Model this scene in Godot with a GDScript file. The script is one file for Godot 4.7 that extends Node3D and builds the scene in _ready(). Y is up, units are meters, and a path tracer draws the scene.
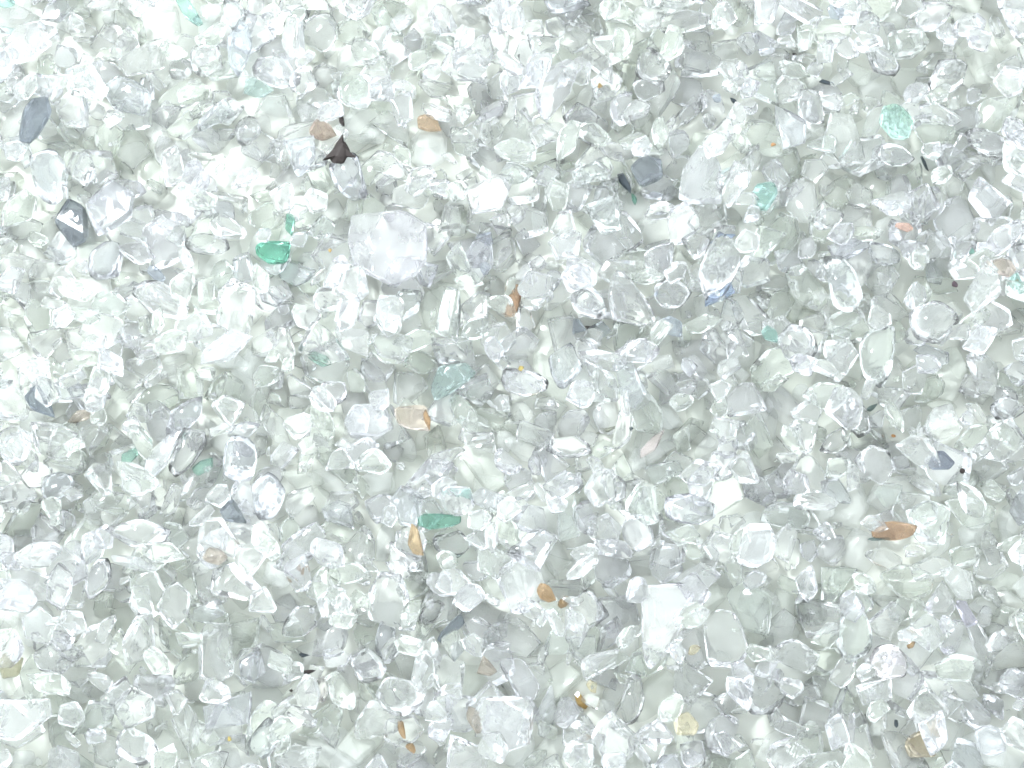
extends Node3D
# A close-up, from above, of a bed of crushed clear glass with a few grey, green, blue and brown bits in it.
# The photograph is 1024 x 768; PX is the size on the bed of one of its pixels.

const HALF := Vector3(-0.30, 0.91, -0.24)   # the way a face points that shows the camera the softbox
const PX := 0.00025
const TOP := 0.014            # height of the bed's upper surface above the ground sheet
const BODY := 0.032            # share of a chip's light that frosted, cracked glass scatters
const GRIT := Color(0.735, 0.745, 0.71)
const MEAN := 0.0145
const CELL := 0.001
const GX := 420
const GZ := 340
var eye := Vector3.ZERO
var eye_basis := Basis()
var half_y := 0.0
var heights := PackedFloat32Array()
var rng := RandomNumberGenerator.new()
var mats := {}

func _ready() -> void:
	# ---- camera
	var cam := Camera3D.new()
	cam.name = "camera"
	cam.fov = 28.0
	cam.near = 0.01
	cam.far = 5.0
	add_child(cam)
	var reach := 384.0 * PX / tan(deg_to_rad(14.0))
	var lean := deg_to_rad(10.0)
	cam.position = Vector3(0, TOP + reach * cos(lean), reach * sin(lean))
	cam.look_at(Vector3(0, TOP, 0), Vector3(0, 0, -1))
	cam.current = true
	eye = cam.position
	eye_basis = cam.basis
	half_y = tan(deg_to_rad(14.0))
	# ---- surroundings and lamps: a softbox above the far left edge of the bed, a white room around
	var env := Environment.new()
	env.background_mode = Environment.BG_COLOR
	env.background_color = Color(0.85, 0.878, 0.90)
	env.background_energy_multiplier = 1.5
	env.tonemap_mode = Environment.TONE_MAPPER_LINEAR
	env.tonemap_exposure = 1.98
	env.sdfgi_enabled = true
	env.ssao_enabled = true
	env.ssil_enabled = true
	var we := WorldEnvironment.new()
	we.name = "surroundings"
	we.environment = env
	add_child(we)
	softbox("softbox", Vector3(-0.31, 0.36, -0.26), Vector3(-0.04, 0, -0.03), Vector2(0.075, 0.075), 0.27, Color(0.97, 0.99, 1.0))
	# ---- the bed
	rng.seed = 4711
	heights.resize(GX * GZ)
	heights.fill(0.0)
	make_materials()
	ground()
	pile()

func softbox(called: String, at: Vector3, aim: Vector3, size: Vector2, energy: float, color: Color) -> void:
	var l := AreaLight3D.new()
	l.name = called
	l.area_size = size
	l.light_energy = energy
	l.light_color = color
	l.shadow_enabled = true
	l.area_range = 4.0
	add_child(l)
	l.look_at_from_position(at, aim, Vector3.UP)

func make_materials() -> void:
	# smooth fracture faces with frosted scuffs here and there
	var n := FastNoiseLite.new()
	n.seed = 3
	n.frequency = 0.012
	n.fractal_octaves = 4
	var rough := Image.create(256, 256, false, Image.FORMAT_L8)
	for y in 256:
		for x in 256:
			var v := seamless(n, x, y, 256)
			rough.set_pixel(x, y, Color.from_hsv(0, 0, clampf(0.34 + 1.6 * maxf(0.0, v - 0.08), 0.0, 1.0)))
	mats.rt = ImageTexture.create_from_image(rough)

func seamless(n: FastNoiseLite, x: int, y: int, s: int) -> float:
	var a := TAU * x / s
	var b := TAU * y / s
	var r := s / TAU
	return n.get_noise_3d(cos(a) * r, sin(a) * r + cos(b) * r * 0.7, sin(b) * r)

func glass(key: String, color: Color, body: float, rough := 0.30) -> StandardMaterial3D:
	if mats.has(key):
		return mats[key]
	var m := StandardMaterial3D.new()
	m.resource_name = key
	m.albedo_color = Color(color, body)
	m.refraction_enabled = true
	m.refraction_scale = 0.037
	m.roughness = rough
	m.roughness_texture = mats.rt
	m.uv1_scale = Vector3(60, 60, 60)
	m.metallic_specular = 0.5
	mats[key] = m
	return m

# glass deep in the bed: pale see-through colour stands in for light scattered there
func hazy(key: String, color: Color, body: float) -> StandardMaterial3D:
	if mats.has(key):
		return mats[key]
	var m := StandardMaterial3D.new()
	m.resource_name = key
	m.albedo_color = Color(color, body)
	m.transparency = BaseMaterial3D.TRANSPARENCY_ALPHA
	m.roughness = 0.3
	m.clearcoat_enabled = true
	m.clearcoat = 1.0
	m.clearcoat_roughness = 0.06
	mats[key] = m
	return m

func matte(key: String, color: Color, rough := 0.8) -> StandardMaterial3D:
	if mats.has(key):
		return mats[key]
	var m := StandardMaterial3D.new()
	m.resource_name = key
	m.albedo_color = color
	m.roughness = rough
	mats[key] = m
	return m

# ---------------------------------------------------------------- shapes
# A solid is {faces: [[points counter-clockwise from outside, normal]], planes: [Plane]}.

func slab(half: Vector3) -> Array:
	var f := []
	for ax in 3:
		for s in [-1.0, 1.0]:
			var n := Vector3.ZERO
			n[ax] = s
			var u := Vector3.ZERO
			u[(ax + 1) % 3] = half[(ax + 1) % 3]
			var v := Vector3.ZERO
			v[(ax + 2) % 3] = half[(ax + 2) % 3]
			var c := n * half[ax]
			var p := PackedVector3Array([c - u - v, c + u - v, c + u + v, c - u + v])
			if s < 0:
				p.reverse()
			f.append([p, n])
	return f

func clip(faces: Array, pl: Plane) -> Array:
	var n := pl.normal
	var d := pl.d
	var res := []
	var cap := PackedVector3Array()
	var cut := false
	for f in faces:
		var poly: PackedVector3Array = f[0]
		var outp := PackedVector3Array()
		var k := poly.size()
		var a: Vector3 = poly[k - 1]
		var da := n.dot(a) - d
		for i in k:
			var b: Vector3 = poly[i]
			var db := n.dot(b) - d
			if (da <= 0.0) != (db <= 0.0):
				var p := a.lerp(b, da / (da - db))
				outp.append(p)
				cap.append(p)
				cut = true
			if db <= 0.0:
				outp.append(b)
			a = b
			da = db
		if outp.size() >= 3:
			res.append([outp, f[1]])
	if not cut:
		return faces if res.size() else []
	var c := Vector3.ZERO
	for p in cap:
		c += p
	c /= cap.size()
	var u := n.cross(Vector3.UP if absf(n.y) < 0.8 else Vector3.RIGHT).normalized()
	var v := n.cross(u)
	var order := []
	for p in cap:
		order.append([atan2(v.dot(p - c), u.dot(p - c)), p])
	order.sort_custom(func(x, y): return x[0] < y[0])
	var poly := PackedVector3Array()
	for o in order:
		var q: Vector3 = o[1]
		if poly.is_empty() or poly[poly.size() - 1].distance_squared_to(q) > 1e-12:
			poly.append(q)
	if poly.size() > 1 and poly[0].distance_squared_to(poly[poly.size() - 1]) < 1e-12:
		poly.remove_at(poly.size() - 1)
	if poly.size() >= 3:
		res.append([poly, n])
	return res

func solid_of(planes: Array, reach: float, bevel: float) -> Dictionary:
	var faces := slab(Vector3.ONE * reach)
	for p in planes:
		faces = clip(faces, p)
	var kept := []
	for f in faces:
		kept.append(Plane(f[1], (f[1] as Vector3).dot(f[0][0])))
	var cuts := []
	if bevel > 0.0:
		for i in faces.size():
			var pi: PackedVector3Array = faces[i][0]
			var ni: Vector3 = faces[i][1]
			for j in range(i + 1, faces.size()):
				var nj: Vector3 = faces[j][1]
				if ni.dot(nj) > 0.93:
					continue
				var dj: float = kept[j].d
				var shared := 0
				var at := Vector3.ZERO
				for p in pi:
					if absf(nj.dot(p) - dj) < reach * 0.0005:
						shared += 1
						at = p
				if shared >= 2:
					var nn := (ni + nj + Vector3(rng.randf() - 0.5, rng.randf() - 0.5, rng.randf() - 0.5) * 0.12).normalized()
					cuts.append(Plane(nn, nn.dot(at) - bevel * rng.randf_range(0.5, 1.6)))
		for p in cuts:
			faces = clip(faces, p)
	return {"faces": faces, "planes": kept}

# Every face of a fracture is a shallow shell, hollow or domed; `shell` is how deep for its width.
func mesh_of(s: Dictionary, shell: float, smooth := 0.0, ripple := 0.14) -> ArrayMesh:
	var vs := PackedVector3Array()
	var ns := PackedVector3Array()
	var ix := PackedInt32Array()
	for f in s.faces:
		var poly: PackedVector3Array = f[0]
		var n: Vector3 = f[1]
		var k := poly.size()
		var c := Vector3.ZERO
		for p in poly:
			c += p
		c /= k
		var rad := 0.0
		for p in poly:
			rad += p.distance_to(c)
		rad /= k
		var h := rad * shell * rng.randf_range(-1.0, 1.0)
		if absf(h) > 0.00001 and k > 3:
			h = clampf(h, -0.0012, 0.0012)
		var rings := [1.0, 0.66, 0.33] if rad > 0.0009 else [1.0]
		var base := vs.size()
		var off := c + (poly[0] - c) * rng.randf_range(-0.3, 0.3)
		for r in rings:
			for p in poly:
				var flat: Vector3 = off + (p - off) * r
				var dir := (p - off).normalized()
				vs.append(flat + n * h * (1.0 - r * r))
				var nn: Vector3 = n + dir * (2.0 * h * r / maxf(rad, 1e-5))
				if r < 1.0:
					nn += Vector3(rng.randf() - 0.5, rng.randf() - 0.5, rng.randf() - 0.5) * ripple
				if smooth > 0.0:
					nn = nn.lerp(flat.normalized(), smooth * r)
				ns.append(nn.normalized())
		vs.append(off + n * h)
		ns.append(n)
		var last := vs.size() - 1
		for q in rings.size():
			for i in k:
				var j := (i + 1) % k
				var a := base + q * k + i
				var b := base + q * k + j
				if q == rings.size() - 1:
					ix.append_array([a, last, b])
				else:
					ix.append_array([a, a + k, b, b, a + k, b + k])
	var arr := []
	arr.resize(Mesh.ARRAY_MAX)
	arr[Mesh.ARRAY_VERTEX] = vs
	arr[Mesh.ARRAY_NORMAL] = ns
	var uv := PackedVector2Array()
	for p in vs:
		uv.append(Vector2(p.x + 0.31 * p.y, p.z - 0.47 * p.y))
	arr[Mesh.ARRAY_TEX_UV] = uv
	arr[Mesh.ARRAY_INDEX] = ix
	var m := ArrayMesh.new()
	m.add_surface_from_arrays(Mesh.PRIMITIVE_TRIANGLES, arr)
	return m

func blob_outline(l: float, w: float, corners: int) -> PackedVector2Array:
	var o := PackedVector2Array()
	var start := rng.randf() * TAU
	for i in corners:
		var a := start + TAU * (i + rng.randf_range(-0.42, 0.42)) / corners
		o.append(Vector2(cos(a) * l * 0.5, sin(a) * w * 0.5) * rng.randf_range(0.84, 1.2))
	return Geometry2D.convex_hull(o)

# Planes of a chip with this outline (in x and z) and thickness.
func chip_planes(outline: PackedVector2Array, t: float, kind: String, facing: bool, cuts: Array) -> Array:
	var planes := []
	var o := outline
	var k := o.size()
	if k > 1 and o[0].distance_squared_to(o[k - 1]) < 1e-12:
		k -= 1
	var area := 0.0
	for i in k:
		area += o[i].cross(o[(i + 1) % k])
	for i in k:
		var a := o[i]
		var b := o[(i + 1) % k]
		var e := b - a
		if e.length() < 1e-6:
			continue
		var n2 := Vector2(e.y, -e.x).normalized() * (1.0 if area > 0 else -1.0)
		var mid := (a + b) * 0.5
		var p := Vector3(mid.x, rng.randf_range(-0.15, 0.15) * t, mid.y)
		var up := deg_to_rad(rng.randf_range(6, 34) if kind != "chip" else rng.randf_range(18, 55))
		if kind == "round":
			up = deg_to_rad(rng.randf_range(32, 50))
		var dn := deg_to_rad(rng.randf_range(8, 40))
		if kind == "block":
			up = deg_to_rad(rng.randf_range(2, 14))
		var nu := Vector3(n2.x * cos(up), sin(up), n2.y * cos(up))
		var nd := Vector3(n2.x * cos(dn), -sin(dn), n2.y * cos(dn))
		planes.append(Plane(nu, nu.dot(p)))
		planes.append(Plane(nd, nd.dot(p)))
	var tops := 2 if kind in ["blade", "block", "wedge"] else 4
	for s in [1.0, -1.0]:
		for q in (maxi(tops, cuts.size()) if s > 0 else 2):
			var tilt := deg_to_rad(rng.randf_range(2, 10) if q == 0 else rng.randf_range(12, 40))
			if kind == "wedge" and s > 0 and q == 0:
				tilt = deg_to_rad(rng.randf_range(14, 24))
			var az := rng.randf() * TAU
			var nn := Vector3(sin(tilt) * cos(az), cos(tilt) * s, sin(tilt) * sin(az))
			if facing and s > 0 and q == 0:
				nn = (HALF + Vector3(rng.randf_range(-1, 1), 0, rng.randf_range(-1, 1)) * 0.12).normalized()
			if cuts and s > 0:
				if q >= cuts.size():
					continue
				tilt = deg_to_rad(cuts[q][0])
				az = deg_to_rad(cuts[q][1])
				nn = Vector3(sin(tilt) * cos(az), cos(tilt), sin(tilt) * sin(az))
			# how far the outline reaches the way this face tips down: the face must not cut the end off
			var away := 0.0
			for p in o:
				away = maxf(away, p.x * nn.x + p.y * nn.z)
			var d := absf(nn.y) * t * rng.randf_range(0.40, 0.52)
			if q > 0:
				d = absf(nn.y) * t * 0.28 + away * rng.randf_range(0.4, 0.75)
			if cuts and s > 0 and q > 0:
				d = absf(nn.y) * t * 0.25 + away * cuts[q][2]
			planes.append(Plane(nn, maxf(d, away * 0.88 + absf(nn.y) * t * 0.06 if q == 0 else 0.0)))
	if kind == "ridge" and not cuts:
		# a roof of two long faces along the longest way across
		var long := Vector2.ZERO
		for p in o:
			for q in o:
				if (p - q).length() > long.length():
					long = p - q
		var across := Vector2(-long.y, long.x).normalized()
		for s in [1.0, -1.0]:
			var tilt := deg_to_rad(rng.randf_range(28, 46))
			var nn := Vector3(across.x * sin(tilt) * s, cos(tilt), across.y * sin(tilt) * s)
			planes.append(Plane(nn, t * 0.5 * rng.randf_range(0.75, 0.95)))
	return planes

func chip(outline: PackedVector2Array, t: float, kind: String, bevel := 0.02, shell := 0.11, facing := false, cuts := []) -> Dictionary:
	var reach := 0.0
	for p in outline:
		reach = maxf(reach, p.length())
	reach = maxf(reach, t) * 1.6
	var s := solid_of(chip_planes(outline, t, kind, facing, cuts), reach, bevel * minf(reach, t * 2.0))
	var far := 0.0
	for f in s.faces:
		for p in f[0]:
			far = maxf(far, (p as Vector3).length())
	return {"mesh": mesh_of(s, shell, 0.55 if kind == "round" else 0.0), "planes": s.planes, "far": far}

# ---------------------------------------------------------------- letting things down on the heap
func settle(c: Dictionary, b: Basis, x: float, z: float, sink := 0.0, write := true) -> float:
	var r: float = c.far
	var ux := PackedFloat32Array()
	var uz := PackedFloat32Array()
	var ud := PackedFloat32Array()
	var vx := PackedFloat32Array()
	var vz := PackedFloat32Array()
	var vd := PackedFloat32Array()
	var cx := x / CELL + GX * 0.5
	var cz := z / CELL + GZ * 0.5
	for p: Plane in c.planes:
		var n := (b * p.normal).normalized()
		if n.y > 0.02:
			ux.append(n.x / n.y)
			uz.append(n.z / n.y)
			ud.append(p.d / n.y)
		elif n.y < -0.02:
			vx.append(n.x / n.y)
			vz.append(n.z / n.y)
			vd.append(p.d / n.y)
	var nu := ux.size()
	var nv := vx.size()
	var w := int(ceil(r / CELL))
	var cells := PackedInt32Array()
	var tops := PackedFloat32Array()
	var need := -1.0
	for iz in range(maxi(0, int(cz) - w), mini(GZ, int(cz) + w + 1)):
		var dz := (iz + 0.5 - cz) * CELL
		for ixx in range(maxi(0, int(cx) - w), mini(GX, int(cx) + w + 1)):
			var dx := (ixx + 0.5 - cx) * CELL
			if dx * dx + dz * dz > r * r:
				continue
			var hi := 1.0
			for u in nu:
				hi = minf(hi, ud[u] - ux[u] * dx - uz[u] * dz)
			if hi < -r:
				continue
			var lo := -1.0
			for u in nv:
				lo = maxf(lo, vd[u] - vx[u] * dx - vz[u] * dz)
			if lo < hi:
				var q := iz * GX + ixx
				cells.append(q)
				tops.append(hi)
				need = maxf(need, heights[q] - lo)
	if cells.is_empty():
		return 0.0
	need -= sink
	if not write:
		return need
	for i in cells.size():
		var q := cells[i]
		heights[q] = maxf(heights[q], need + tops[i])
	return need

func spot(px: float, py: float, y := TOP) -> Vector3:
	var v := Vector3((px - 512.0) / 384.0 * half_y, (384.0 - py) / 384.0 * half_y, -1.0)
	var d := eye_basis * v
	return eye + d * ((y - eye.y) / d.y)

# ---------------------------------------------------------------- what lies where (photograph pixels)
# tinted bits: [node, x, y, length, width, turn, kind, material, layer (0 buried, 1 among the chips, 2 on top), category, label, short phrase for its neighbours' labels]
func tinted() -> Array:
	return [
		["grey_glass_chip", 35, 120, 54, 30, -60, "block", "slate", 2, "glass chip", "tall slate grey glass chip with a pale glint, near the upper left corner", "the tall slate chip"],
		["grey_glass_chip", 64, 208, 44, 30, -62, "block", "smoke", 1, "glass chip", "smoky grey glass wedge with a dark edge, under clear chips below the tall slate chip", "the smoky grey wedge"],
		["grey_glass_chip", 41, 400, 42, 30, 60, "block", "slate", 1, "glass chip", "triangular slate grey glass chip near the left edge of the bed", "the triangular slate chip"],
		["green_glass_chip", 190, 14, 58, 18, 48, "blade", "aqua", 1, "glass chip", "long pale teal glass sliver running in from the top edge", "the teal sliver at the top"],
		["grey_glass_chip", 240, 48, 62, 26, -78, "blade", "smoke_pale", 1, "glass chip", "pale grey leaf-shaped glass flake beside the long teal sliver", "the pale grey leaf-shaped flake"],
		["green_glass_chip", 256, 86, 40, 24, 20, "chip", "aqua_pale", 0, "glass chip", "very pale aqua glass chip just below the pale grey leaf-shaped flake", ""],
		["green_glass_chip", 3, 1, 22, 14, 0, "chip", "aqua", 1, "glass chip", "aqua glass chip cut off by the upper left corner", ""],
		["brown_glass_chip", 322, 129, 34, 24, 15, "chip", "mauve_brown", 1, "glass chip", "mauve brown glass chip directly above the black-brown cavity piece", ""],
		["dark_crumb", 339, 151, 26, 22, 20, "chip", "black_brown", 2, "crumb", "jagged black-brown piece added for a dark cavity, the largest dark bit in the bed", "the black-brown cavity piece"],  # solid dark piece put where the bed has a shaded cavity
		["dark_crumb", 341, 120, 16, 7, 78, "chip", "black_brown", 1, "crumb", "thin black-brown crumb above the mauve brown chip", ""],
		["brown_glass_chip", 428, 122, 28, 19, 8, "block", "tan", 1, "glass chip", "small tan nugget alone among clear chips near the top", "the tan nugget"],
		["green_glass_chip", 274, 253, 42, 27, -4, "block", "emerald", 1, "glass chip", "emerald green glass chip, the deepest green in the bed", "the emerald chip"],
		["green_glass_chip", 291, 226, 28, 12, 86, "blade", "teal", 1, "glass chip", "narrow teal glass chip standing above the emerald chip", ""],
		["blue_glass_chip", 157, 275, 26, 17, 40, "chip", "blue_grey", 0, "glass chip", "faint blue-grey glass chip buried left of the emerald chip", ""],
		["grey_glass_chip", 648, 170, 38, 34, -30, "block", "smoke", 2, "glass chip", "square slate grey glass chip left of the glaring white shard", "the square grey chip"],
		["dark_splinter", 625, 181, 34, 9, 62, "blade", "dark_slate", 1, "splinter", "dark slate splinter leaning on the square grey chip", ""],
		["green_glass_chip", 634, 198, 16, 6, 80, "blade", "teal", 1, "splinter", "tiny dark teal splinter at the foot of the dark slate splinter", ""],
		["green_glass_chip", 764, 195, 36, 28, -60, "chip", "aqua", 1, "glass chip", "aqua glass chip right of the glaring white shard", "the aqua chip"],
		["green_glass_chip", 896, 121, 46, 38, 15, "chip", "sea_green", 1, "glass chip", "sea-green glass chip, the large green one near the upper right", "the sea-green chip"],
		["blue_glass_chip", 720, 297, 38, 30, -70, "block", "blue", 1, "glass chip", "added blue glass chip for the blue shadow at the lower end of the clear oval", ""],  # added chip, gives the blue shade low in the clear oval
		["blue_glass_chip", 720, 239, 36, 10, -12, "blade", "blue", 1, "splinter", "added curved blue splinter for the blue shadow at the upper end of the clear oval", ""],  # added sliver, gives the blue shade high in the clear oval
		["blue_glass_chip", 672, 325, 32, 24, 20, "chip", "blue_grey", 1, "glass chip", "blue-grey glass chip right of the clear bent shard", "the blue-grey chip"],
		["grey_glass_chip", 577, 328, 22, 20, 10, "block", "smoke", 1, "glass chip", "small grey glass block with black edges, left of its twin", "the black-edged blocks"],
		["grey_glass_chip", 600, 330, 24, 16, -10, "block", "smoke_pale", 1, "glass chip", "small pale block with a black edge under the bent shard", ""],
		["dark_splinter", 590, 323, 34, 5, 8, "blade", "black_brown", 1, "splinter", "thin black splinter lying across the two small grey blocks", ""],
		["grey_glass_chip", 485, 237, 20, 18, 0, "chip", "blue_grey", 0, "glass chip", "small blue-grey glass chip right of the big faceted crystal", ""],
		["grey_glass_chip", 484, 268, 18, 14, 45, "chip", "blue_grey", 0, "glass chip", "tiny blue-grey glass chip just above the rust splinter", ""],
		["brown_glass_chip", 514, 297, 46, 15, -72, "blade", "rust", 1, "splinter", "rust brown splinter standing on end among clear chips", "the rust splinter"],
		["brown_glass_chip", 412, 419, 40, 27, 8, "block", "beige", 1, "glass chip", "beige pink glass chip beside an amber sliver", "the beige chip"],
		["brown_glass_chip", 427, 420, 26, 8, 76, "blade", "amber_brown", 1, "splinter", "amber sliver on the right side of the beige chip", ""],
		["green_glass_chip", 440, 521, 50, 14, -3, "blade", "teal", 2, "glass chip", "green glass bar lying level, below the beige chip", "the green bar"],
		["brown_glass_chip", 414, 540, 44, 17, 70, "blade", "ochre", 0, "glass chip", "ochre brown glass sliver dipping under the green bar", ""],
		["green_glass_chip", 452, 376, 52, 34, -25, "wedge", "aqua_pale", 1, "glass chip", "pale aqua glass slab above the beige chip", "the pale aqua slab"],
		["green_glass_chip", 320, 358, 30, 16, 20, "chip", "sea_green", 0, "glass chip", "pale green glass chip buried below the big faceted crystal", ""],
		["green_glass_chip", 770, 336, 22, 16, 40, "chip", "aqua", 0, "glass chip", "small aqua glass chip lower right of the clear oval", ""],
		["green_glass_chip", 973, 253, 14, 9, 80, "chip", "teal", 1, "glass chip", "tiny teal glass chip left of the amber dot", ""],
		["green_glass_chip", 1016, 284, 22, 18, 80, "chip", "aqua", 1, "glass chip", "aqua glass chip at the right edge beside the amber dot", ""],
		["brown_glass_chip", 1000, 268, 30, 22, 20, "chip", "beige", 0, "glass chip", "pale brown glass chip above the amber dot", ""],
		["brown_glass_chip", 904, 228, 20, 11, 25, "chip", "rust_pale", 1, "glass chip", "small rusty pink glass chip below the sea-green chip", ""],
		["green_glass_chip", 132, 455, 28, 15, -40, "blade", "teal_pale", 0, "glass chip", "teal glass chip peeping out left of the white blade", ""],
		["green_glass_chip", 203, 467, 36, 14, -35, "blade", "teal_pale", 0, "glass chip", "teal glass sliver peeping out right of the white blade", ""],
		["grey_glass_chip", 233, 511, 32, 26, 45, "wedge", "smoke", 1, "glass chip", "small slate grey glass triangle below right of the white blade", "the small slate triangle"],
		["brown_glass_chip", 217, 556, 28, 24, 0, "chip", "taupe", 0, "glass chip", "taupe glass chip buried below the small slate triangle", ""],
		["brown_glass_chip", 81, 416, 28, 14, -20, "chip", "taupe", 0, "glass chip", "taupe glass chip buried right of the triangular slate chip", ""],
		["brown_glass_chip", 894, 531, 52, 21, 4, "ridge", "copper", 2, "glass chip", "copper brown glass shard, the strongest brown in the bed", "the copper shard"],
		["dark_splinter", 874, 540, 26, 6, -4, "blade", "dark_green", 2, "splinter", "dark grey-green splinter under the left end of the copper shard", ""],
		["blue_glass_chip", 940, 461, 32, 20, 5, "block", "slate_blue", 2, "glass chip", "slate blue glass nugget beside the black dot", "the slate blue nugget"],
		["grey_glass_chip", 848, 398, 20, 14, 50, "chip", "olive_grey", 0, "glass chip", "small olive grey glass chip above the triangular clear ring", ""],
		["dark_splinter", 874, 406, 16, 7, -35, "chip", "dark_green", 1, "splinter", "short dark splinter above the triangular clear ring", ""],
		["brown_glass_chip", 10, 665, 30, 24, -20, "chip", "olive", 1, "glass chip", "olive brown glass chip at the left edge near the bottom", "the olive chip"],
		["grey_glass_chip", 453, 628, 44, 13, -46, "block", "slate", 2, "glass chip", "slate grey glass bar lying aslant above the taupe chip", "the slate bar"],
		["dark_splinter", 308, 672, 23, 5, -10, "blade", "black_brown", 2, "splinter", "thin black curl of a splinter on clear chips, lower left", "the black curl"],
		["dark_splinter", 304, 655, 14, 5, 5, "blade", "dark_slate", 1, "splinter", "faint dark splinter just above the black curl", ""],
		["brown_glass_chip", 487, 666, 26, 22, -60, "wedge", "taupe", 1, "glass chip", "taupe glass wedge lower right of the slate bar", "the taupe wedge"],
		["brown_glass_chip", 475, 720, 34, 16, 70, "chip", "taupe", 0, "glass chip", "pale taupe glass chip buried below the taupe wedge", ""],
		["brown_glass_chip", 402, 730, 24, 8, 72, "chip", "amber_brown", 1, "crumb", "amber brown sliver near the bottom edge, the upper of two", "the amber brown sliver"],
		["brown_glass_chip", 411, 748, 13, 9, 40, "chip", "amber_brown", 1, "crumb", "amber brown crumb just below the amber brown sliver", ""],
		["brown_glass_chip", 545, 591, 26, 16, 50, "chip", "amber_brown", 1, "glass chip", "brown bean-shaped glass chip upper left of the bright-edged slab", "the brown bean"],
		["brown_glass_chip", 562, 603, 15, 10, 20, "chip", "amber_brown", 1, "crumb", "small brown crumb touching the brown bean", ""],
		["brown_glass_chip", 582, 700, 21, 13, 55, "chip", "ochre_deep", 2, "crumb", "ochre bean-shaped crumb right of the upright white blade", "the ochre bean"],
		["brown_glass_chip", 592, 686, 20, 12, 40, "chip", "straw", 0, "crumb", "pale straw-coloured crumb above the ochre bean", ""],
		["brown_glass_chip", 694, 650, 16, 10, -40, "chip", "straw", 1, "crumb", "pale straw crumb between the slab and the chip beside it", ""],
		["brown_glass_chip", 686, 725, 30, 28, 5, "block", "straw", 1, "glass chip", "straw-tinted block of glass near the bottom, below the bright-edged slab", "the straw-tinted block"],
		["brown_glass_chip", 921, 745, 38, 28, -20, "chip", "honey", 1, "glass chip", "honey brown glass chip at the bottom, lower right", "the honey chip"],
		["brown_glass_chip", 911, 645, 12, 8, -30, "chip", "amber_brown", 1, "crumb", "tiny brown crumb on the shoulder of a pale pebble", ""],
		["blue_glass_chip", 967, 615, 32, 20, 70, "chip", "mauve_grey", 1, "glass chip", "mauve grey glass flake below the slate blue nugget", "the mauve grey flake"],
		["brown_glass_chip", 650, 446, 42, 12, -48, "blade", "rose", 1, "glass chip", "clear glass blade with a rosy edge, in the middle of the bed", "the rosy blade"],
		["dark_splinter", 606, 430, 32, 5, -20, "blade", "olive_grey", 1, "splinter", "olive splinter upper left of the rosy blade", ""],
		["dark_crumb", 631, 428, 6, 5, 0, "chip", "dark_slate", 2, "crumb", "dark dot between the olive splinter and the rosy blade", ""],
		["dark_crumb", 962, 471, 7, 6, 0, "chip", "black_brown", 2, "crumb", "round black dot right of the slate blue nugget", ""],
		["dark_crumb", 796, 52, 8, 4, 30, "chip", "black_brown", 2, "crumb", "tiny black crumb near the top, upper left of the sea-green chip", "the tiny black crumb"],
		["dark_splinter", 825, 82, 26, 5, 15, "blade", "dark_slate", 1, "splinter", "thin grey splinter left of the sea-green chip", ""],
		["dark_splinter", 967, 27, 12, 5, 15, "blade", "dark_slate", 2, "splinter", "short dark splinter near the upper right corner", "the short dark splinter"],
		["dark_splinter", 977, 48, 16, 4, 45, "blade", "dark_slate", 1, "splinter", "thin dark splinter below the short dark one, upper right", ""],
		["dark_splinter", 926, 162, 22, 4, 68, "blade", "dark_slate", 1, "splinter", "thin dark splinter lower right of the sea-green chip", ""],
		["dark_splinter", 734, 102, 16, 5, 35, "blade", "dark_slate", 1, "splinter", "dark splinter upper right of the glaring white shard", ""],
		["grey_glass_chip", 715, 102, 12, 10, 0, "chip", "blue_grey", 1, "crumb", "small blue-grey crumb above the glaring white shard", ""],
		["grey_glass_chip", 836, 12, 22, 15, 20, "chip", "blue_grey", 0, "glass chip", "blue-grey glass chip at the top edge above the sea-green chip", ""],
		["dark_crumb", 953, 286, 9, 7, 40, "chip", "plum", 1, "crumb", "dark plum crumb left of the amber dot", ""],
		["dark_crumb", 896, 723, 6, 9, 10, "chip", "dark_slate", 1, "crumb", "small dark crumb above the honey chip", ""],
		["dark_crumb", 295, 690, 5, 4, 0, "chip", "black_brown", 2, "crumb", "tiny black dot below the black curl", ""],
		["amber_grain", 308, 67, 7, 6, 0, "chip", "amber", 2, "grain", "amber grain upper left of the black-brown cavity piece", ""],
		["amber_grain", 330, 251, 5, 6, 0, "chip", "amber", 2, "grain", "tiny yellow grain between the emerald chip and the big faceted crystal", ""],
		["amber_grain", 600, 85, 6, 6, 0, "chip", "amber", 2, "grain", "tiny ochre grain right of the long lilac crystal", ""],
		["amber_grain", 746, 131, 6, 4, 0, "chip", "amber", 2, "grain", "tiny ochre grain upper right of the glaring white shard", ""],
		["amber_grain", 770, 151, 6, 6, 0, "chip", "orange", 2, "grain", "orange grain above the aqua chip", ""],
		["amber_grain", 521, 368, 6, 6, 0, "chip", "yellow", 2, "grain", "bright yellow grain below the rust splinter", ""],
		["amber_grain", 1006, 287, 5, 5, 0, "chip", "orange", 2, "grain", "deep orange grain at the right edge, beside the aqua chip", "the amber dot"],
		["amber_grain", 895, 435, 5, 4, 0, "chip", "orange", 2, "grain", "orange grain just above the triangular clear ring", ""],
		["amber_grain", 230, 739, 5, 6, 0, "chip", "yellow", 2, "grain", "yellow grain near the bottom edge, lower left", ""],
		["amber_grain", 327, 277, 10, 3, 0, "blade", "orange", 1, "grain", "thin orange grain below the tiny yellow one, under the faceted crystal", ""],
		["amber_grain", 300, 573, 6, 7, 10, "chip", "amber_brown", 1, "grain", "brown grain below left of the green bar", ""],
	]

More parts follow.
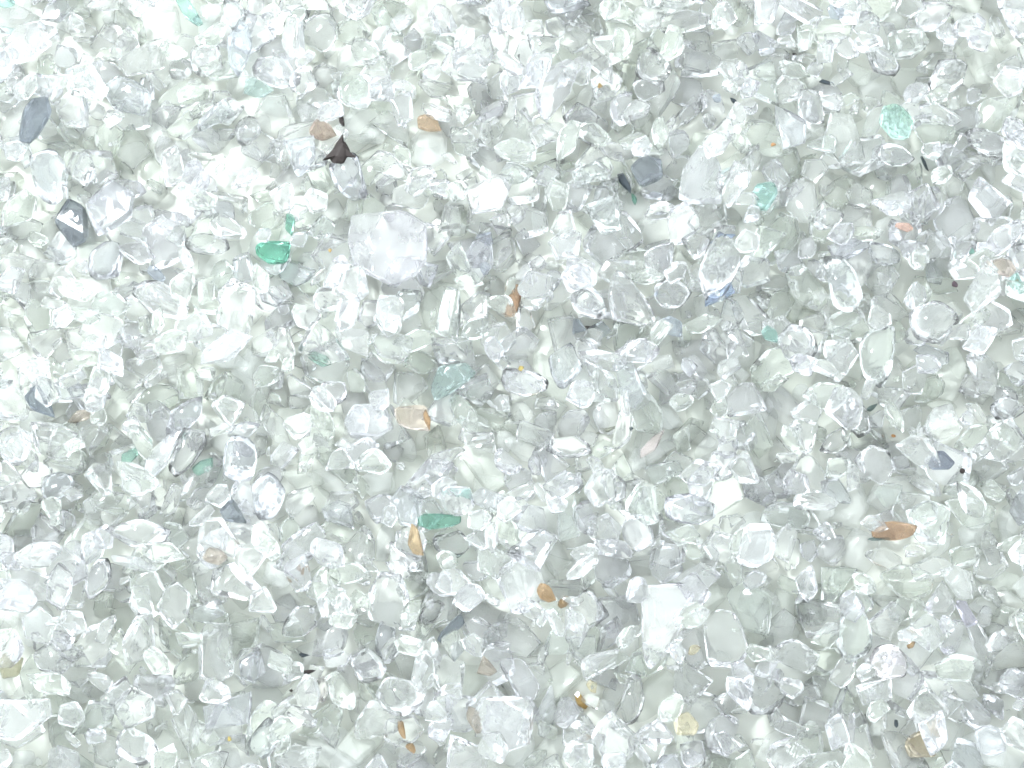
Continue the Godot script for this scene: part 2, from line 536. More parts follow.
# clear chips that can be told apart in the photograph: [x, y, length, width, turn, kind, tint, glint, label, short phrase] or, for the first two numbers, an outline
func clear_chips() -> Array:
	return [
		[[333, 225, 345, 208, 400, 203, 428, 222, 431, 262, 415, 285, 385, 292, 350, 268], "ridge", "painted_gloss_lilac", 0, "big faceted clear crystal, the largest in the upper middle", "the big faceted crystal"],
		[[532, 95, 545, 66, 566, 53, 581, 62, 572, 92, 548, 124, 536, 118], "ridge", "painted_gloss_lilac", 1, "long lilac-tinted crystal with a bright right edge, near the top", "the long lilac crystal"],
		[[677, 198, 683, 165, 700, 140, 714, 143, 725, 165, 724, 205, 690, 206], "wedge", "painted_gloss", 1, "glaring white shard right of the square grey chip", "the glaring white shard"],
		[[640, 600, 648, 586, 684, 583, 700, 600, 697, 625, 670, 650, 658, 675, 645, 665, 639, 635], "block", "lilac", 0, "long clear slab with a bright left edge, lower middle", "the bright-edged slab"],
		[[702, 625, 718, 608, 735, 612, 748, 650, 738, 670, 706, 668], "wedge", "neutral", 0, "clear shard leaning against the right side of the bright-edged slab", ""],
		[[145, 482, 147, 455, 176, 424, 184, 428, 167, 468, 152, 482], "blade", "painted_gloss", 1, "white blade of glass standing aslant, lower left", "the white blade"],
		[[167, 471, 184, 426, 205, 428, 208, 445, 192, 470, 175, 480], "round", "neutral", 0, "clear curved chip with a bright rim, right against the white blade", ""],
		[[-8, 578, 25, 580, 38, 598, 30, 613, -8, 608], "block", "painted_gloss", 1, "bright block of glass cut off by the left edge", ""],
		[[23, 618, 40, 606, 60, 622, 52, 646, 30, 640], "block", "neutral", 0, "clear tilted block just above the square glass frame", ""],
		[[33, 652, 60, 634, 82, 652, 60, 677, 40, 670], "round", "neutral", 0, "clear square chip with a bright frame, near the lower left corner", "the square glass frame"],
		[[606, 290, 614, 269, 624, 270, 650, 303, 658, 322, 645, 329, 612, 322], "wedge", "neutral", 0, "clear bent shard with a bright upper edge, right of the black-edged blocks", "the bent shard"],
		[[122, 642, 135, 615, 150, 611, 156, 655, 126, 666], "wedge", "neutral", 0, "clear wedge with a bright lower edge, right of the square glass frame", ""],
		[[198, 640, 205, 622, 230, 624, 235, 675, 215, 686, 200, 678], "block", "neutral", 0, "tall clear block above the yellow grain", "the tall clear block"],
		[[850, 460, 872, 443, 893, 452, 894, 474, 882, 488, 862, 476], "round", "neutral", 0, "triangular clear ring of a chip, left of the slate blue nugget", "the triangular clear ring"],
		[[-10, 700, 48, 698, 52, 716, 20, 740, -10, 735], "block", "neutral", 1, "flat-topped clear block cut off by the left edge, near the bottom", ""],
		[[342, 420, 352, 402, 385, 403, 394, 428, 375, 440, 350, 438], "block", "painted_gloss", 0, "whitish clear block left of the beige chip", ""],
		[718, 268, 74, 42, -78, "round", "neutral", 0, "clear oval chip with blue at both its ends", "the clear oval"],
		[842, 284, 68, 40, 78, "round", "green", 0, "large upright oval pebble of clear glass with a bright right rim", "the upright oval pebble"],
		[932, 320, 50, 44, 20, "round", "neutral", 1, "rounded clear chip with a curled bright rim, below the dark plum crumb", "the curl-rimmed chip"],
		[990, 315, 46, 38, 60, "chip", "lilac", 1, "clear glinting chip below the amber dot", ""],
		[883, 278, 22, 14, 60, "wedge", "neutral", 1, "small bright triangular chip above the curl-rimmed chip", ""],
		[828, 218, 32, 27, 15, "round", "lilac", 0, "lilac-tinted pebble right of the aqua chip", ""],
		[797, 345, 46, 40, 80, "round", "neutral", 0, "rounded clear chip below left of the upright oval pebble", ""],
		[947, 78, 46, 38, -20, "round", "neutral", 0, "heart-shaped clear pebble upper right of the sea-green chip", "the heart-shaped pebble"],
		[895, 156, 40, 28, 10, "round", "neutral", 1, "whitish pebble touching the lower edge of the sea-green chip", ""],
		[820, 148, 34, 26, 10, "block", "green", 0, "faintly green block left of the sea-green chip", ""],
		[812, 104, 44, 30, 70, "round", "neutral", 0, "clear pebble below the thin grey splinter", ""],
		[682, 22, 62, 28, -6, "ridge", "neutral", 1, "broad clear chip with a glinting top at the top edge", "the broad glinting chip"],
		[648, 94, 34, 28, 0, "round", "neutral", 0, "round ring-like clear pebble above the square grey chip", ""],
		[618, 124, 30, 24, 84, "block", "neutral", 1, "small upright clear block, above left of the square grey chip", ""],
		[682, 120, 56, 26, -58, "wedge", "neutral", 0, "slanting clear shard just above the glaring white shard", ""],
		[615, 150, 44, 22, 5, "chip", "lilac", 0, "clear lens-shaped chip left of the square grey chip", ""],
		[580, 118, 36, 34, 20, "round", "neutral", 0, "clear pebble below right of the long lilac crystal", ""],
		[552, 170, 40, 28, 10, "block", "neutral", 0, "clear block below the long lilac crystal", ""],
		[590, 175, 44, 30, -10, "block", "green", 0, "clear slab left of the dark slate splinter", ""],
		[658, 214, 36, 24, -10, "chip", "neutral", 1, "bright chip below the square grey chip", ""],
		[588, 302, 46, 36, 30, "chip", "neutral", 0, "clear chip above the black-edged blocks", ""],
		[640, 350, 54, 28, 10, "chip", "lilac", 1, "clear chip with a bright right end, below the bent shard", ""],
		[700, 240, 40, 30, -30, "chip", "neutral", 0, "clear chip at the upper left side of the clear oval", ""],
		[660, 260, 46, 34, -60, "chip", "lilac", 0, "clear glinting chip left of the clear oval", ""],
		[735, 345, 44, 30, -70, "wedge", "neutral", 1, "clear wedge below the clear oval", ""],
		[712, 335, 22, 18, 0, "chip", "neutral", 1, "small glinting chip between the blue-grey chip and the clear oval", ""],
		[745, 403, 48, 44, 30, "chip", "lilac", 0, "whitish chip lower right of the blue-grey chip", ""],
		[570, 448, 46, 26, -4, "round", "neutral", 1, "clear lens-shaped pebble left of the rosy blade", ""],
		[612, 487, 34, 30, 60, "round", "neutral", 1, "clear ring-like pebble below the rosy blade", ""],
		[612, 548, 50, 22, 8, "ridge", "lilac", 0, "clear ridged chip above the brown bean's right side", ""],
		[670, 550, 44, 36, -60, "wedge", "neutral", 0, "clear wedge just above the bright-edged slab", ""],
		[702, 472, 36, 46, 80, "chip", "neutral", 0, "clear chip with a pointed foot, right of the rosy blade", ""],
		[735, 520, 22, 14, -50, "blade", "neutral", 1, "small bright flake upper right of the bright-edged slab", ""],
		[588, 612, 42, 38, -60, "round", "neutral", 0, "clear pebble right of the brown bean", ""],
		[585, 650, 46, 34, 40, "wedge", "neutral", 0, "clear wedge above the ochre bean", ""],
		[547, 712, 66, 24, -72, "blade", "painted_gloss", 1, "upright white blade of glass near the bottom, left of the ochre bean", "the upright white blade"],
		[692, 684, 50, 38, 70, "chip", "neutral", 0, "clear chip between the bright-edged slab and the straw-tinted block", ""],
		[725, 705, 26, 30, 60, "chip", "neutral", 1, "small glinting chip right of the straw-tinted block", ""],
		[694, 754, 28, 32, 0, "round", "lilac", 0, "lilac-tinted pebble just below the straw-tinted block", ""],
		[655, 735, 34, 30, 10, "block", "lilac", 0, "clear block left of the straw-tinted block", ""],
		[889, 662, 38, 34, 40, "round", "rosy", 0, "pale pinkish pebble above the honey chip", "the pale pinkish pebble"],
		[862, 601, 28, 24, 80, "round", "green", 0, "small ring-like pebble below the copper shard", ""],
		[1008, 634, 26, 20, 20, "chip", "neutral", 1, "bright chip at the right edge beside the mauve grey flake", ""],
		[1006, 689, 34, 14, 8, "blade", "neutral", 1, "bright flake at the right edge below the mauve grey flake", ""],
		[845, 672, 40, 24, -60, "chip", "neutral", 0, "clear chip left of the pale pinkish pebble", ""],
		[875, 690, 30, 40, 70, "wedge", "neutral", 0, "clear wedge just below the pale pinkish pebble", ""],
		[970, 500, 44, 26, 48, "chip", "neutral", 1, "clear glinting chip below the slate blue nugget", ""],
		[990, 550, 40, 22, 75, "chip", "neutral", 1, "clear upright chip with bright spots, right of the copper shard", ""],
		[1002, 440, 50, 40, -30, "chip", "neutral", 0, "clear chip right of the black dot", ""],
		[1008, 408, 36, 24, 0, "round", "neutral", 0, "rectangular ring-like pebble near the right edge", ""],
		[838, 440, 46, 24, -30, "chip", "neutral", 1, "clear glinting chip left of the triangular clear ring", ""],
		[880, 417, 28, 20, -20, "chip", "painted_gloss", 1, "white chip just above the triangular clear ring", ""],
		[790, 515, 60, 36, 10, "round", "green", 0, "large clear pebble left of the copper shard", ""],
		[885, 558, 40, 22, 10, "chip", "neutral", 0, "clear chip just below the copper shard", ""],
		[103, 500, 50, 26, -28, "ridge", "neutral", 1, "striped bright chip below left of the white blade", ""],
		[137, 564, 50, 16, 14, "blade", "painted_gloss", 1, "white flake below the striped bright chip", ""],
		[144, 535, 60, 28, 6, "round", "neutral", 0, "clear rounded chip above the white flake", ""],
		[225, 412, 40, 38, 0, "block", "neutral", 0, "clear square block above right of the white blade", "the clear square block"],
		[226, 347, 56, 36, -35, "wedge", "painted_gloss", 1, "bright tilted shard above the clear square block", "the bright tilted shard"],
		[207, 246, 50, 24, 6, "round", "neutral", 0, "clear ring-like pebble left of the emerald chip", ""],
		[120, 345, 14, 26, 0, "wedge", "neutral", 1, "small bright wedge left of the bright tilted shard", ""],
		[160, 300, 62, 36, 30, "round", "neutral", 0, "large clear pebble below the faint blue-grey chip", ""],
		[105, 300, 46, 30, 20, "chip", "green", 0, "greenish clear chip left of the large clear pebble", ""],
		[150, 60, 70, 46, -30, "chip", "neutral", 0, "large pale chunk of glass left of the leaf-shaped flake", "the large pale chunk"],
		[85, 80, 60, 48, 20, "chip", "green", 0, "pale greenish chunk right of the tall slate chip", ""],
		[205, 60, 40, 36, 0, "round", "neutral", 0, "round pebble with a bright ring, left of the leaf-shaped flake", ""],
		[190, 108, 54, 24, -18, "blade", "neutral", 0, "clear long flake below the large pale chunk", ""],
		[247, 130, 30, 32, 0, "round", "neutral", 0, "clear pebble below the very pale aqua chip", ""],
		[30, 40, 60, 46, -20, "block", "neutral", 1, "large bright block in the upper left corner", ""],
		[372, 312, 44, 32, -50, "chip", "lilac", 0, "clear chip just below the big faceted crystal", ""],
		[392, 346, 48, 34, 10, "chip", "neutral", 0, "clear chip above the pale aqua slab's left end", ""],
		[330, 300, 40, 30, 10, "chip", "neutral", 0, "clear chip below the thin orange grain", ""],
		[305, 315, 36, 26, 40, "chip", "neutral", 1, "clear glinting chip lower right of the emerald chip", ""],
		[332, 394, 36, 30, 0, "round", "lilac", 0, "ring-like lilac-tinted pebble left of the whitish block", ""],
		[318, 442, 48, 34, -25, "chip", "neutral", 1, "bright chip below the ring-like lilac pebble", ""],
		[340, 460, 38, 28, -20, "chip", "neutral", 1, "clear chip with a bright right end, left above the green bar", ""],
		[302, 543, 52, 36, -50, "chip", "neutral", 1, "clear chip with a bright lower edge, below left of the green bar", ""],
		[362, 545, 46, 36, 80, "chip", "neutral", 0, "clear upright chip left of the ochre sliver", ""],
		[447, 455, 36, 24, -20, "wedge", "neutral", 0, "clear wedge right below the beige chip", ""],
		[425, 490, 18, 18, 0, "chip", "neutral", 1, "small sparkling chip above the green bar", ""],
		[453, 545, 40, 34, 0, "round", "neutral", 0, "clear rounded chip just below the green bar", ""],
		[495, 560, 44, 36, 60, "chip", "neutral", 1, "clear chip lower right of the green bar", ""],
		[432, 612, 34, 18, -50, "round", "neutral", 1, "bright curled chip left of the slate bar", ""],
		[300, 622, 40, 28, -40, "round", "neutral", 1, "clear chip with a bright curved edge, above the black curl", ""],
		[400, 695, 46, 38, 10, "round", "neutral", 0, "clear rounded chip above the amber brown sliver", ""],
		[368, 665, 36, 32, 0, "round", "neutral", 0, "clear pebble right of the black curl", ""],
		[320, 690, 36, 26, -20, "chip", "rosy", 0, "rosy clear chip just below the black curl", ""],
		[525, 381, 56, 30, 10, "round", "neutral", 1, "clear chip with a bright right rim, below the yellow grain", ""],
		[114, 698, 52, 24, -60, "ridge", "neutral", 1, "bright streaked chip below the clear wedge, lower left", ""],
		[145, 745, 44, 34, 20, "round", "neutral", 0, "clear pebble near the bottom edge, left of the yellow grain", ""],
		[4, 493, 26, 30, 80, "wedge", "neutral", 1, "bright chip cut off by the left edge, below the triangular slate chip", ""],
		[15, 445, 40, 36, 60, "round", "neutral", 1, "clear pebble with a bright rim, below the triangular slate chip", ""],
		[470, 130, 46, 28, -30, "chip", "lilac", 0, "clear chip right of the tan nugget", ""],
		[390, 165, 60, 30, 10, "chip", "neutral", 0, "clear chip below left of the tan nugget", ""],
		[420, 180, 44, 32, -60, "wedge", "neutral", 1, "clear wedge above the big faceted crystal", ""],
		[490, 195, 54, 40, -40, "chip", "lilac", 1, "clear glinting chip upper right of the big faceted crystal", ""],
		[365, 50, 44, 30, 50, "round", "neutral", 1, "clear chip with a bright spot, above right of the amber grain", ""],
		[305, 85, 34, 30, 0, "round", "neutral", 0, "small ring-like pebble just below the amber grain", ""],
	]

# outlines of the tinted bits that have a shape of their own, by their place
const OUTLINES := {
	"35 120": [17, 135, 21, 112, 33, 96, 49, 94, 53, 110, 44, 130, 30, 146, 18, 143],
	"64 208": [48, 218, 62, 190, 80, 200, 84, 238, 68, 246],
	"41 400": [25, 398, 40, 380, 47, 392, 58, 420, 34, 412],
	"190 14": [172, -8, 186, -4, 211, 34, 203, 37, 188, 26],
	"240 48": [226, 40, 238, 16, 250, 24, 254, 48, 240, 84, 230, 70],
	"274 253": [254, 246, 262, 240, 292, 241, 291, 258, 283, 266, 268, 266, 256, 258],
	"648 170": [629, 168, 645, 152, 662, 158, 664, 180, 640, 190],
	"764 195": [750, 200, 756, 182, 774, 178, 781, 192, 768, 213, 755, 213],
	"896 121": [876, 125, 882, 103, 896, 99, 908, 110, 916, 120, 908, 142, 888, 141],
	"428 122": [415, 116, 424, 112, 436, 114, 443, 130, 428, 132, 416, 128],
	"412 419": [393, 408, 405, 404, 428, 406, 431, 432, 410, 431, 396, 424],
	"440 521": [416, 517, 424, 513, 462, 516, 464, 525, 430, 530, 417, 526],
	"894 531": [868, 534, 876, 523, 890, 520, 919, 526, 912, 537, 894, 542, 872, 538],
	"940 461": [926, 464, 930, 453, 942, 451, 954, 464, 948, 471, 930, 471],
	"453 628": [437, 640, 441, 632, 462, 611, 470, 614, 466, 623, 444, 645],
	"452 376": [428, 390, 438, 364, 466, 360, 478, 372, 450, 395, 434, 402],
	"921 745": [904, 745, 912, 733, 930, 729, 939, 745, 936, 757, 908, 758],
	"233 511": [218, 510, 231, 497, 238, 505, 248, 524, 224, 521],
	"514 297": [504, 318, 508, 295, 517, 279, 523, 288, 515, 319],
	"487 666": [476, 674, 483, 654, 498, 672, 490, 677],
	"339 151": [324, 162, 334, 137, 348, 137, 355, 150, 346, 168, 330, 168],
	"545 591": [536, 590, 541, 581, 551, 586, 557, 600, 548, 603, 539, 599],
	"582 700": [574, 694, 578, 690, 590, 704, 586, 710, 577, 706],
	"10 665": [-4, 668, 8, 652, 21, 658, 18, 676, 2, 680],
}

# faces of the clear chips whose facets can be told apart: tilt, way it points (0 right, 90 down in the photograph), how far out
const CUTS := {
	"the big faceted crystal": [[7, -90], [40, 180, 0.42], [30, 25, 0.42], [44, 95, 0.5], [26, 150, 0.72], [30, -40, 0.8]],
	"the bright-edged slab": [[5, -60], [46, 180, 0.72], [36, 45, 0.5], [30, -90, 0.75]],
	"the glaring white shard": [[20, -135], [34, 0, 0.55], [30, 100, 0.7]],
	"the white blade": [[20, -140], [40, 40, 0.7]],
	"the long lilac crystal": [[16, -150], [44, 20, 0.45], [30, 120, 0.7]],
	"the bent shard": [[8, 60], [42, -40, 0.5], [36, 100, 0.7]],
}
const GROUPS := {"grey_glass_chip": "grey glass chips in the bed", "green_glass_chip": "green and aqua glass chips in the bed", "brown_glass_chip": "brown and straw glass chips in the bed", "blue_glass_chip": "blue glass chips in the bed", "dark_crumb": "dark crumbs in the bed", "dark_splinter": "dark splinters in the bed", "amber_grain": "amber grains in the bed"}
const WORDS := {"chip": "many-sided chip", "block": "blocky chip", "wedge": "wedge-shaped chip", "blade": "flat flake", "round": "rounded chip", "ridge": "ridged chip"}
const HUES := {"neutral": "clear", "green": "faintly green", "lilac": "faintly lilac", "rosy": "faintly rosy", "misty": "hazy white", "misty_lilac": "hazy lilac"}
var taken := {}
var landmarks := []      # [x, y, phrase]
var discs := []          # [x, y, radius] of chips that are placed, in photograph pixels

func stone(key: String) -> StandardMaterial3D:
	match key:
		"neutral": return glass(key, Color(0.993, 0.996, 0.995), BODY)
		"green": return glass(key, Color(0.978, 0.992, 0.982), BODY)
		"lilac": return glass(key, Color(0.990, 0.989, 0.997), BODY)
		"painted_haze": return hazy(key, Color(0.805, 0.82, 0.80), 0.30)  # haze of scattered light, put into the colour of the deep chips
		"painted_haze_green": return hazy(key, Color(0.78, 0.80, 0.76), 0.30)
		"milky": return glass(key, Color(0.975, 0.98, 0.975), 0.065)
		"milky_green": return glass(key, Color(0.962, 0.975, 0.955), 0.065)
		"milky_lilac": return glass(key, Color(0.973, 0.975, 0.982), 0.065)
		"painted_gloss": return glass(key, Color(0.975, 0.98, 0.985), 0.11)  # whiter body stands in for gloss on the bright shards
		"painted_gloss_lilac": return glass(key, Color(0.975, 0.973, 0.985), 0.07)  # the same gloss put into the body, with a lilac tint
		"misty": return glass(key, Color(0.94, 0.95, 0.955), 0.06)
		"misty_lilac": return glass(key, Color(0.945, 0.95, 0.962), 0.06)
		"rosy": return glass(key, Color(0.985, 0.972, 0.970), BODY)
		"slate": return glass(key, Color(0.59, 0.62, 0.645), 0.16)
		"dark_slate": return glass(key, Color(0.34, 0.38, 0.41), 0.3)
		"slate_blue": return glass(key, Color(0.64, 0.665, 0.71), 0.14)
		"smoke": return glass(key, Color(0.66, 0.685, 0.705), 0.12)
		"smoke_pale": return glass(key, Color(0.89, 0.91, 0.92), 0.09)
		"blue_grey": return glass(key, Color(0.84, 0.865, 0.895), 0.08)
		"blue": return glass(key, Color(0.78, 0.84, 0.93), 0.06)  # shade inside the clear oval, put into the colour of added chips
		"mauve_grey": return glass(key, Color(0.86, 0.85, 0.89), 0.1)
		"emerald": return glass(key, Color(0.58, 0.86, 0.76), 0.04)
		"teal": return glass(key, Color(0.66, 0.86, 0.79), 0.04)
		"teal_pale": return glass(key, Color(0.78, 0.92, 0.87), 0.04)
		"aqua": return glass(key, Color(0.80, 0.93, 0.90), 0.04)
		"aqua_pale": return glass(key, Color(0.90, 0.965, 0.955), 0.04)
		"sea_green": return glass(key, Color(0.80, 0.92, 0.87), 0.04)
		"dark_green": return glass(key, Color(0.51, 0.57, 0.56), 0.23)
		"olive_grey": return glass(key, Color(0.72, 0.73, 0.68), 0.18)
		"olive": return glass(key, Color(0.77, 0.76, 0.67), 0.16)
		"tan": return glass(key, Color(0.86, 0.77, 0.67), 0.12)
		"beige": return glass(key, Color(0.91, 0.865, 0.825), 0.08)
		"taupe": return glass(key, Color(0.80, 0.77, 0.72), 0.18)
		"mauve_brown": return glass(key, Color(0.76, 0.70, 0.65), 0.12)
		"rust": return glass(key, Color(0.80, 0.67, 0.56), 0.1)
		"rust_pale": return glass(key, Color(0.92, 0.80, 0.74), 0.18)
		"rose": return glass(key, Color(0.98, 0.94, 0.93), 0.09)
		"copper": return glass(key, Color(0.80, 0.685, 0.575), 0.12)
		"ochre": return glass(key, Color(0.86, 0.77, 0.63), 0.1)
		"ochre_deep": return glass(key, Color(0.80, 0.69, 0.46), 0.2)
		"honey": return glass(key, Color(0.90, 0.855, 0.77), 0.08)
		"straw": return glass(key, Color(0.95, 0.92, 0.82), 0.14)
		"amber_brown": return glass(key, Color(0.79, 0.68, 0.54), 0.14)
		"amber": return glass(key, Color(0.82, 0.70, 0.48), 0.3)
		"orange": return glass(key, Color(0.84, 0.66, 0.48), 0.3)
		"yellow": return glass(key, Color(0.88, 0.81, 0.52), 0.3)
		"plum": return glass(key, Color(0.53, 0.45, 0.49), 0.42)
		"black_brown": return matte(key, Color(0.12, 0.085, 0.07), 0.7)
	return glass("neutral", Color(0.993, 0.996, 0.995), BODY)

func ground() -> void:
	var noise := FastNoiseLite.new()
	noise.seed = 21
	noise.frequency = 60.0
	var nx := 150
	var nz := 120
	var vs := PackedVector3Array()
	var ix := PackedInt32Array()
	for j in nz + 1:
		for i in nx + 1:
			var x := (i / float(nx) - 0.5) * 0.6
			var z := (j / float(nz) - 0.5) * 0.48
			vs.append(Vector3(x, -0.0014 + 0.0030 * noise.get_noise_2d(x, z), z))
	for j in nz:
		for i in nx:
			var a := j * (nx + 1) + i
			ix.append_array([a, a + 1, a + nx + 1, a + 1, a + nx + 2, a + nx + 1])
	var st := SurfaceTool.new()
	var arr := []
	arr.resize(Mesh.ARRAY_MAX)
	arr[Mesh.ARRAY_VERTEX] = vs
	arr[Mesh.ARRAY_INDEX] = ix
	var am := ArrayMesh.new()
	am.add_surface_from_arrays(Mesh.PRIMITIVE_TRIANGLES, arr)
	st.create_from(am, 0)
	st.generate_normals()
	var o := MeshInstance3D.new()
	o.name = "ground"
	o.mesh = st.commit()
	o.material_override = matte("packed_glass_grit", GRIT)
	o.set_meta("kind", "structure")
	add_child(o)

func tumble(most: float) -> Basis:
	var t := deg_to_rad(most) * sqrt(rng.randf())
	var az := rng.randf() * TAU
	return Basis(Vector3(cos(az), 0, sin(az)), t)

func numbered(called: String) -> String:
	taken[called] = taken.get(called, -1) + 1
	return called if taken[called] == 0 else "%s_%03d" % [called, taken[called]]

# lets one chip down at a place of the photograph and adds it as a thing
func lay(called: String, c: Dictionary, px: float, py: float, lean: float, mat: Material, sink: float) -> MeshInstance3D:
	var b := tumble(lean)
	var at := spot(px, py)
	var y := settle(c, b, at.x, at.z, sink, false)
	at = spot(px, py, y)
	at.y = settle(c, b, at.x, at.z, sink)
	var o := MeshInstance3D.new()
	o.name = numbered(called)
	o.mesh = c.mesh
	o.material_override = mat
	o.transform = Transform3D(b, at)
	add_child(o)
	return o

func about(o: Node3D, label: String, category: String, group := "") -> void:
	o.set_meta("label", label)
	o.set_meta("category", category)
	if group:
		o.set_meta("group", group)

func turned(o: PackedVector2Array, deg: float) -> PackedVector2Array:
	var r := PackedVector2Array()
	for p in o:
		r.append(p.rotated(deg_to_rad(deg)))
	return r

func corners_of(kind: String) -> int:
	return 10 if kind == "round" else rng.randi_range(4, 5) if kind in ["block", "wedge", "blade"] else rng.randi_range(5, 7)

func thick(kind: String, w: float) -> float:
	return minf(0.0075, w * ({"blade": 0.38, "block": 0.62, "wedge": 0.6}.get(kind, 0.68) as float) * rng.randf_range(0.9, 1.15))

# spikes of the solid piece added for the dark cavity, joined to its body
func jagged(body: ArrayMesh, size: float) -> ArrayMesh:
	var st := SurfaceTool.new()
	st.append_from(body, 0, Transform3D(Basis().scaled(Vector3(0.75, 0.9, 0.8)), Vector3.ZERO))
	for i in 3:
		var a: float = [0.4, 2.6, 4.9][i]
		var spike := chip(turned(PackedVector2Array([Vector2(-0.2, -0.24) * size, Vector2(0.48, 0) * size, Vector2(-0.2, 0.2) * size]), rad_to_deg(a)), size * 0.22, "wedge", 0.0, 0.05)
		st.append_from(spike.mesh, 0, Transform3D(Basis(), Vector3(cos(a), 0.15, sin(a)) * size * 0.22))
	return st.commit()

func lay_tinted(list: Array, layer: int) -> void:
	for t in list:
		if t[8] != layer:
			continue
		var o := turned(blob_outline(t[3] * PX, t[4] * PX, corners_of(t[6])), t[5])
		var drawn: Array = OUTLINES.get("%d %d" % [t[1], t[2]], [])
		if drawn:
			o = PackedVector2Array()
			for i in drawn.size() / 2:
				o.append(Vector2(drawn[2 * i] - t[1], drawn[2 * i + 1] - t[2]) * PX)
			o = Geometry2D.convex_hull(o)
		var c := chip(o, maxf(thick(t[6], t[4] * PX), 0.0012), t[6], 0.03, 0.12)
		if t[1] == 339:
			c.mesh = jagged(c.mesh, t[4] * PX * 1.35)
		about(lay(t[0], c, t[1], t[2], 8.0, stone(t[7]), 0.0008 if t[3] > 14 else 0.0001), t[10], t[9], GROUPS[t[0]])

func pile() -> void:
	var list := tinted()
	var clear := clear_chips()
	for t in list:
		if t[11]:
			landmarks.append([t[1], t[2], t[11]])
	# many small chips that nobody could count make the bed
	var bed := Node3D.new()
	bed.name = "crushed_glass"
	bed.set_meta("kind", "stuff")
	about(bed, "bed of countless small clear glass chips and crumbs under the larger ones", "crushed glass")
	add_child(bed)
	var kinds := []
	var where := []
	for i in 30:
		var l := rng.randf_range(0.010, 0.018)
		var w := l * rng.randf_range(0.5, 0.95)
		var kind: String = ["chip", "wedge", "blade", "chip", "block", "ridge"][i % 6]
		kinds.append(chip(blob_outline(l, w, corners_of(kind)), thick(kind, w), kind))
		where.append([])
	for i in 650:
		scatter(kinds, where, rng.randi() % 15, 0.9, 6, 0.0045, 25.0, 1.0)
	for i in 350:
		scatter(kinds, where, rng.randi() % 15, rng.randf_range(0.45, 0.95), 10, 0.0028, 45.0, 1.0)
	for i in 1850:
		scatter(kinds, where, 15 + rng.randi() % 15, rng.randf_range(0.5, 0.95), 12, 0.0036, 40.0, 1.0)
	lay_tinted(list, 0)
	# the clear chips
	var todo := []
	for c in clear:
		var o := PackedVector2Array()
		var px := 0.0
		var py := 0.0
		var d: Array = c
		var kind: String
		if c[0] is Array:
			var flat: Array = c[0]
			for i in flat.size() / 2:
				o.append(Vector2(flat[2 * i], flat[2 * i + 1]))
			var box := Rect2(o[0], Vector2.ZERO)
			for p in o:
				box = box.expand(p)
			px = box.get_center().x
			py = box.get_center().y
			for i in o.size():
				o[i] = (o[i] - Vector2(px, py)) * PX
			kind = c[1]
			d = c.slice(2)
			discs.append([px, py, (box.size.x + box.size.y) * 0.25])
		else:
			px = c[0]
			py = c[1]
			kind = c[5]
			o = turned(blob_outline(c[2] * PX, c[3] * PX, corners_of(kind)), c[4])
			d = c.slice(6)
			discs.append([px, py, (c[2] + c[3]) * 0.25])
		if d[3]:
			landmarks.append([px, py, d[3]])
		todo.append([px, py, o, kind, d[0], d[1], d[2], d[3]])
	for t in list:
		if t[8] > 0:
			discs.append([t[1], t[2], (t[3] + t[4]) * 0.25])
	# the other chips of the top layer, wherever there is room between those
	var free := []
	var tries := 0
	var want := 300 - todo.size()
	var loose := 1.0
	while free.size() < want and tries < 60000:
		tries += 1
		if tries % 1500 == 0:
			loose *= 0.96
		var l := 34.0 + 32.0 * pow(rng.randf(), 1.2)
		var w := l * rng.randf_range(0.5, 0.92)
		var x := rng.randf_range(-6, 1030)
		var y := rng.randf_range(-6, 774)
		var r := (l + w) * 0.25
		var ok := true
		for q in discs:
			var g: float = (q[2] + r) * 0.72 * loose
			if Vector2(q[0] - x, q[1] - y).length_squared() < g * g:
				ok = false
				break
		if not ok:
			continue
		discs.append([x, y, r])
		var kind: String = ["chip", "wedge", "blade", "chip", "block", "wedge", "ridge", "blade", "round"][rng.randi() % 9]
		var tint: String = ["neutral", "misty", "green", "lilac", "neutral", "neutral", "misty_lilac", "neutral"][rng.randi() % 8]
		free.append([x, y, turned(blob_outline(l * PX, w * PX, corners_of(kind)), rng.randf() * 180.0), kind, tint, 1 if rng.randf() < 0.35 else 0, "", l, w])
	print("free chips ", free.size(), " of ", want, " after ", tries)
	name_free(free)
	for n in free.size() + todo.size():
		if n == free.size() * 11 / 20:
			lay_tinted(list, 1)
		var c: Array = free[n] if n < free.size() else todo[n - free.size()]
		var small := 1.0
		for a in 12:
			var dir := Vector2.from_angle(a * PI / 12)
			var lo := 1.0
			var hi := -1.0
			for p: Vector2 in c[2]:
				lo = minf(lo, p.dot(dir))
				hi = maxf(hi, p.dot(dir))
			small = minf(small, hi - lo)
		var ch := chip(c[2], thick(c[3], small), c[3], 0.018, 0.11, c[5] == 1, CUTS.get(c[7], []) if n >= free.size() else [])
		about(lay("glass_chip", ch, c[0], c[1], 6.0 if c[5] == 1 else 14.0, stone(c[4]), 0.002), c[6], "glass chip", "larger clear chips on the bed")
	lay_tinted(list, 2)
	# small chips and crumbs that fill the hollows between
	for i in 1150:
		scatter(kinds, where, 15 + rng.randi() % 15, rng.randf_range(0.4, 0.75), 16, 0.0012, 60.0, MEAN)
	for i in 350:
		scatter(kinds, where, 15 + rng.randi() % 15, rng.randf_range(0.10, 0.24), 2, 0.0001, 80.0, 1.0)
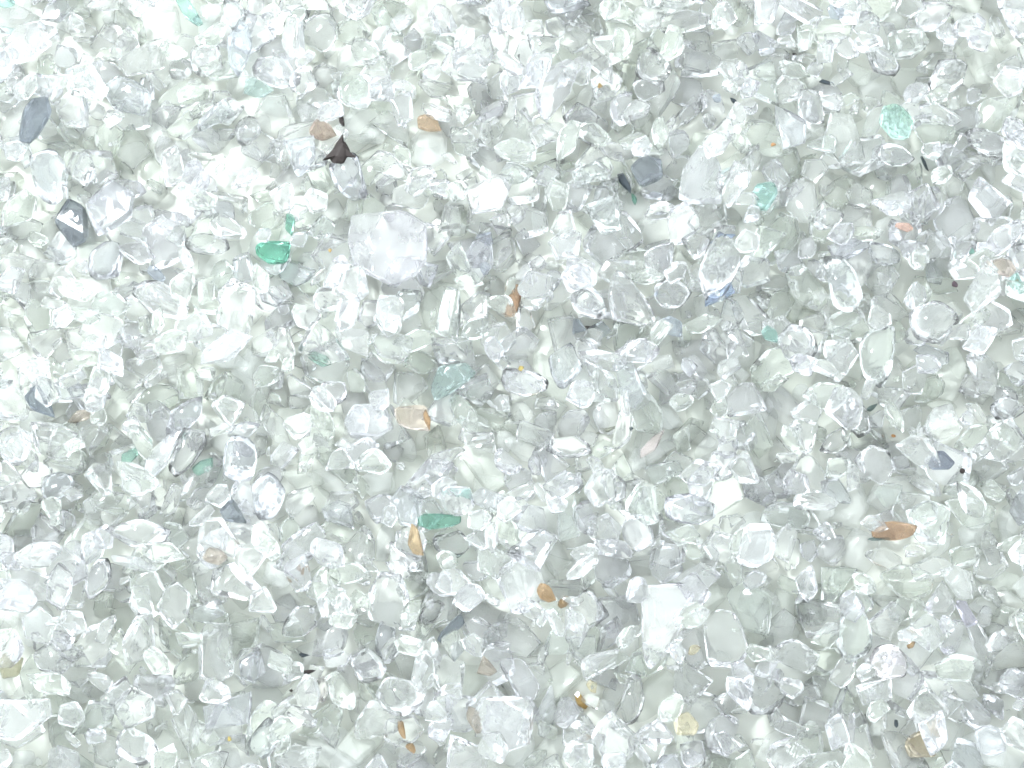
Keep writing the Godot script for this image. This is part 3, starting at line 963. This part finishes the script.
	for k in kinds.size():
		var mm := MultiMesh.new()
		mm.transform_format = MultiMesh.TRANSFORM_3D
		mm.mesh = kinds[k].mesh
		mm.instance_count = where[k].size()
		for i in where[k].size():
			mm.set_instance_transform(i, where[k][i])
		var o := MultiMeshInstance3D.new()
		o.name = "chips"
		o.multimesh = mm
		o.material_override = stone(["painted_haze", "painted_haze_green", "painted_haze"][k % 3]) if k < 15 else stone(["milky", "milky_green", "milky", "milky_lilac"][k % 4])
		o.set_meta("kind", "stuff")
		bed.add_child(o, true)

func scatter(kinds: Array, where: Array, k: int, size: float, looks: int, sink: float, lean: float, ceiling: float) -> void:
	var best := 9.0
	var bx := 0.0
	var bz := 0.0
	for tr in looks:
		var x := rng.randf_range(-0.19, 0.19)
		var z := rng.randf_range(-0.15, 0.15)
		var h := heights[int(z / CELL + GZ * 0.5) * GX + int(x / CELL + GX * 0.5)]
		if h < best:
			best = h
			bx = x
			bz = z
	if best > ceiling:
		return
	var b := tumble(lean) * Basis(Vector3.UP, rng.randf() * TAU)
	var c: Dictionary = kinds[k]
	if size != 1.0:
		var pl := []
		for p: Plane in c.planes:
			pl.append(Plane(p.normal, p.d * size))
		c = {"planes": pl, "far": c.far * size}
	var y := settle(c, b, bx, bz, sink * size)
	where[k].append(Transform3D(b.scaled(Vector3.ONE * size), Vector3(bx, y, bz)))

# a label for each of the other chips: its look, and where it lies from the nearest thing one can find
func name_free(free: Array) -> void:
	var sides := ["right of", "lower right of", "below", "lower left of", "left of", "upper left of", "above", "upper right of"]
	var same := {}
	for c in free:
		var near := 1e9
		var mark := []
		for m in landmarks:
			var d := Vector2(c[0] - m[0], c[1] - m[1]).length()
			if d < near:
				near = d
				mark = m
		var a := Vector2(c[0] - mark[0], c[1] - mark[1]).angle()
		var side: String = sides[posmod(roundi(a / (PI / 4)), 8)]
		var l: float = c[7]
		var look := "long " if c[8] / l < 0.6 else ""
		var text: String = "%s %s%s %s, %s %s" % ["small" if l < 44 else "mid-sized" if l < 56 else "large", look, HUES[c[4]], WORDS[c[3]], side, mark[2]]
		same.get_or_add(text, []).append([near, c])
	for text in same:
		var l: Array = same[text]
		l.sort_custom(func(x, y): return x[0] < y[0])
		for i in l.size():
			l[i][1][6] = text if l.size() == 1 else text + [", nearest", ", second nearest", ", third nearest", ", fourth nearest"][mini(i, 3)]
